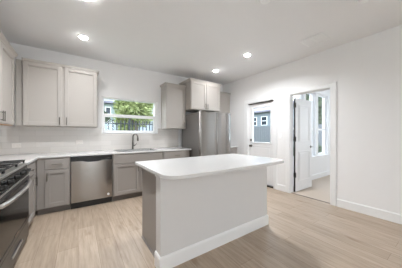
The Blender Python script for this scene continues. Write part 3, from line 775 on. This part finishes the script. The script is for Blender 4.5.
# ------------------------------------------------------------------ outdoors
def ground(): 
    o = MB().grid([-30, 30, 60], [YB + .15, 50], lambda i, j: False, -.25, -.15, 'xy')
    o.box((XR + .121, SY1 + .141, -.25), (30, YB + .15, -.15)).box((30, SY1 + .141, -.25), (60, YB + .15, -.15))
    o.box((-30, -30, -.25), (60, RY - .151, -.15))
    return o.build('ground_outside', M['grass'])
struct(ground(), 'lawn outside the windows')
struct(MB().box((XR + .13, SY1 + .15, -.149), (8.2, 7.0, -.06)).build('ground_patio', M['concrete']), 'concrete patio outside the glazed door')

def picket_fence(x0, x1, y, top, sp):
    r = thing('metal_fence', 'dark metal picket fence outside the kitchen window', 'fence', ((x0 + x1) / 2, y, -.15))
    b = MB(); n = int((x1 - x0) / sp)
    for k in range(n):
        x = x0 + k * sp; b.box((x - .022, y - .012, -.15), (x + .022, y + .012, top))
    b.build('pickets', M['fence_metal'], r)
    b = MB()
    for z in (.1, top - .15): b.box((x0, y - .02, z), (x1, y + .02, z + .045))
    b.build('rails', M['fence_metal'], r)
    for k in range(5):
        x = x0 + .05 + k * (x1 - x0 - .1) / 4; MB().box((x - .03, y - .03, -.15), (x + .03, y + .03, top + .08)).build('post', M['fence_metal'], r)
picket_fence(-3.2, 6.8, 8.0, 1.82, .15)

def board_fence(x, y0, y1, top):
    r = thing('wooden_fence', 'weathered grey board fence beyond the glazed patio door', 'fence', (x, (y0 + y1) / 2, -.15))
    b = MB(); y = y0
    while y < y1:
        b.box((x, y, -.15), (x + .02, y + .135, top + random.uniform(-.01, .01))); y += .145
    b.build('boards', M['fence_wood'], r)
    b = MB()
    for z in (.2, 1.0, top - .25): b.box((x + .021, y0, z), (x + .06, y1, z + .08))
    b.build('rails', M['fence_wood'], r)
board_fence(10.2, 3.3, 13.5, 1.78)

def house(x0, x1, y0, y1, ze, zr, wallm, wins, label, axis='x', name='house'):
    """wins: (face, a0, a1, z0, z1); ridge along axis"""
    r = thing(name, label, 'house', ((x0 + x1) / 2, (y0 + y1) / 2, -.15))
    MB().box((x0, y0, -.15), (x1, y1, ze)).build('house_wall', wallm, r)
    b = MB(); o = .35
    if axis == 'x':
        ym = (y0 + y1) / 2
        P = [(y0 - o, ze), (ym, zr), (y1 + o, ze), (y1 + o, ze + .15), (ym, zr + .18), (y0 - o, ze + .15)]
        a = [b.bm.verts.new((x0 - o, p, q)) for p, q in P]; c = [b.bm.verts.new((x1 + o, p, q)) for p, q in P]
        ends = [((xx, 'x'), ((y0, ze), (ym, zr), (y1, ze))) for xx in (x0, x1 - .06)]
    else:
        xm = (x0 + x1) / 2
        P = [(x0 - o, ze), (xm, zr), (x1 + o, ze), (x1 + o, ze + .15), (xm, zr + .18), (x0 - o, ze + .15)]
        a = [b.bm.verts.new((p, y0 - o, q)) for p, q in P]; c = [b.bm.verts.new((p, y1 + o, q)) for p, q in P]
        ends = [((yy, 'y'), ((x0, ze), (xm, zr), (x1, ze))) for yy in (y0, y1 - .06)]
    for (e0, ax), tri in ends:
        g = MB()
        P3 = lambda q, p: (q, p[0], p[1]) if ax == 'x' else (p[0], q, p[1])
        va = [g.bm.verts.new(P3(e0, p)) for p in tri]; vb = [g.bm.verts.new(P3(e0 + .06, p)) for p in tri]
        g.bm.faces.new(va); g.bm.faces.new(vb)
        for k in range(3): g.bm.faces.new((va[k], va[(k + 1) % 3], vb[(k + 1) % 3], vb[k]))
        g.build('gable', wallm, r)
    b.bm.faces.new(a); b.bm.faces.new(c)
    for k in range(6): b.bm.faces.new((a[k], a[(k + 1) % 6], c[(k + 1) % 6], c[k]))
    b.build('roof', M['roof'], r)
    for face, a0, a1, z0, z1 in wins:
        if face == 'y': F = Fr((0, y0, 0), (1, 0, 0), (0, -1, 0))
        else: F = Fr((x0, 0, 0), (0, 1, 0), (-1, 0, 0))
        q = MB(F)
        for (p, s, t_, v) in ((a0 - .05, a0, z0 - .05, z1 + .05), (a1, a1 + .05, z0 - .05, z1 + .05), (a0, a1, z0 - .05, z0), (a0, a1, z1, z1 + .05), (a0, a1, (z0 + z1) / 2 - .03, (z0 + z1) / 2 + .03)):
            q.box((p, .001, t_), (s, .06, v))
        wf = q.build('window', M['trim'], r)
        MB(F).box((a0, .001, z0), (a1, .02, z1)).build('pane', M['house_glass'], wf)
house(-6.0, 2.75, 15.5, 22, 3.6, 5.0, M['siding_green'], [('y', 1.75, 2.05, 2.3, 3.3), ('y', -.8, .2, 2.2, 3.3), ('y', -4.2, -3.2, 1.3, 2.7)], 'grey-green house with a shingle roof behind the trees left of the window view')
house(4.6, 9.4, 13.5, 20, 5.4, 7.0, M['siding_pale'], [('y', 5.6, 6.5, 1.2, 2.6), ('y', 5.6, 6.5, 3.6, 4.8)], 'grey two-storey sided house behind the fence at the right edge of the kitchen window')
house(15.5, 18.2, 9.3, 16.5, 3.45, 4.3, M['siding_grey'], [('x', 12.45, 13.05, 2.2, 3.0), ('x', 11.2, 11.8, 2.2, 3.0), ('x', 14.4, 15.3, 2.0, 3.3)], 'grey-blue house beyond the board fence, seen through the patio door', axis='y')

def foliage(name, c, rad, n, m, parent, leaf=.12):
    """crown made of many small bent leaf cards"""
    bm = bmesh.new()
    rnd = random.Random(int(c[0] * 31 + c[1] * 17))
    blobs = [(Vector(c) + Vector((rnd.uniform(-.55, .55) * rad[0], rnd.uniform(-.55, .55) * rad[1], rnd.uniform(-.55, .55) * rad[2])), rnd.uniform(.35, .6)) for _ in range(9)]
    for _ in range(n):
        cb, s = rnd.choice(blobs)
        v = Vector((rnd.gauss(0, 1), rnd.gauss(0, 1), rnd.gauss(0, 1))).normalized() * rnd.uniform(.6, 1.0) * s
        p = cb + Vector((v.x * rad[0], v.y * rad[1], v.z * rad[2]))
        a = Vector((rnd.gauss(0, 1), rnd.gauss(0, 1), rnd.gauss(0, .6))).normalized(); q = a.orthogonal().normalized()
        q = (q * math.cos(rnd.uniform(0, 6)) + a.cross(q) * math.sin(rnd.uniform(0, 6))).normalized()
        L = leaf * rnd.uniform(.6, 1.3)
        v0 = bm.verts.new(p - a * L); v1 = bm.verts.new(p + q * L * .45); v2 = bm.verts.new(p + a * L); v3 = bm.verts.new(p - q * L * .45)
        v1.co += a.cross(q) * L * .15; v3.co += a.cross(q) * L * .15
        bm.faces.new((v0, v1, v2)); bm.faces.new((v0, v2, v3))
    off = wloc(parent); bmesh.ops.translate(bm, verts=bm.verts, vec=-off)
    me = bpy.data.meshes.new(name); bm.to_mesh(me); bm.free(); me.materials.append(m)
    o = bpy.data.objects.new(name, me); COL.objects.link(o); o.parent = parent
    return o
def tree(x, y, h, rad, m, label, n=5000, leaf=.13):
    r = thing('tree', label, 'tree', (x, y, -.15))
    b = MB().tube([(x, y, -.15), (x + .05, y, h * .4), (x - .04, y + .05, h * .75)], [.16, .11, .05], 10)
    b.tube([(x + .05, y, h * .4), (x + .7, y + .1, h * .7)], [.07, .03], 8).tube([(x + .04, y, h * .45), (x - .7, y - .1, h * .75)], [.07, .03], 8)
    b.build('trunk', M['bark'], r, smooth=True)
    foliage('foliage', (x, y, h * .68), rad, n, m, r, leaf)
tree(2.75, 10.8, 3.9, (1.25, 1.1, 1.35), M['leaf'], 'light yellow-green tree in the middle of the kitchen window view', 8000, .11)
tree(1.45, 14.2, 3.3, (.55, .5, .8), M['leaf_dark'], 'small darker green tree left of the yellow-green one behind the picket fence', 3000, .09)
tree(12.6, 5.2, 4.4, (1.3, 1.2, 1.6), M['leaf_dark'], 'dull green tree beyond the board fence, seen through the side room windows', 6000, .12)
def shrub(x, y, rr, h, label):
    r = thing('shrub', label, 'shrub', (x, y, -.15), 'dark shrubs along the picket fence')
    MB().tube([(x, y, -.15), (x, y, h * .6)], [.04, .02], 8).build('stem', M['bark'], r)
    foliage('foliage', (x, y, h * .5), (rr, rr * .8, h * .55), 1800, M['leaf_dark'], r, .07)
gw = thing('garden_wall', 'low pale blue-grey garden wall behind the picket fence', 'garden wall', (2.2, 13.0, -.15))
MB().box((-3, 12.95, -.15), (4.4, 13.1, 1.95)).build('masonry', M['pale_masonry'], gw)
MB().box((-3.03, 12.92, 1.951), (4.43, 13.13, 2.02), .01).build('coping', M['concrete'], gw)
for k, x in enumerate((6.9, 8.9)):
    r = thing('shrub', ('grey-green shrub by the patio seen low in the side room window', 'second grey-green shrub further out by the board fence')[k], 'shrub', (x, 3.5 + .5 * k, -.15))
    MB().tube([(x, 3.5 + .5 * k, -.15), (x, 3.5 + .5 * k, .6)], [.04, .02], 8).build('stem', M['bark'], r)
    foliage('foliage', (x, 3.5 + .5 * k, .55), (.7, .5, .6), 2200, M['leaf_dark'], r, .06)
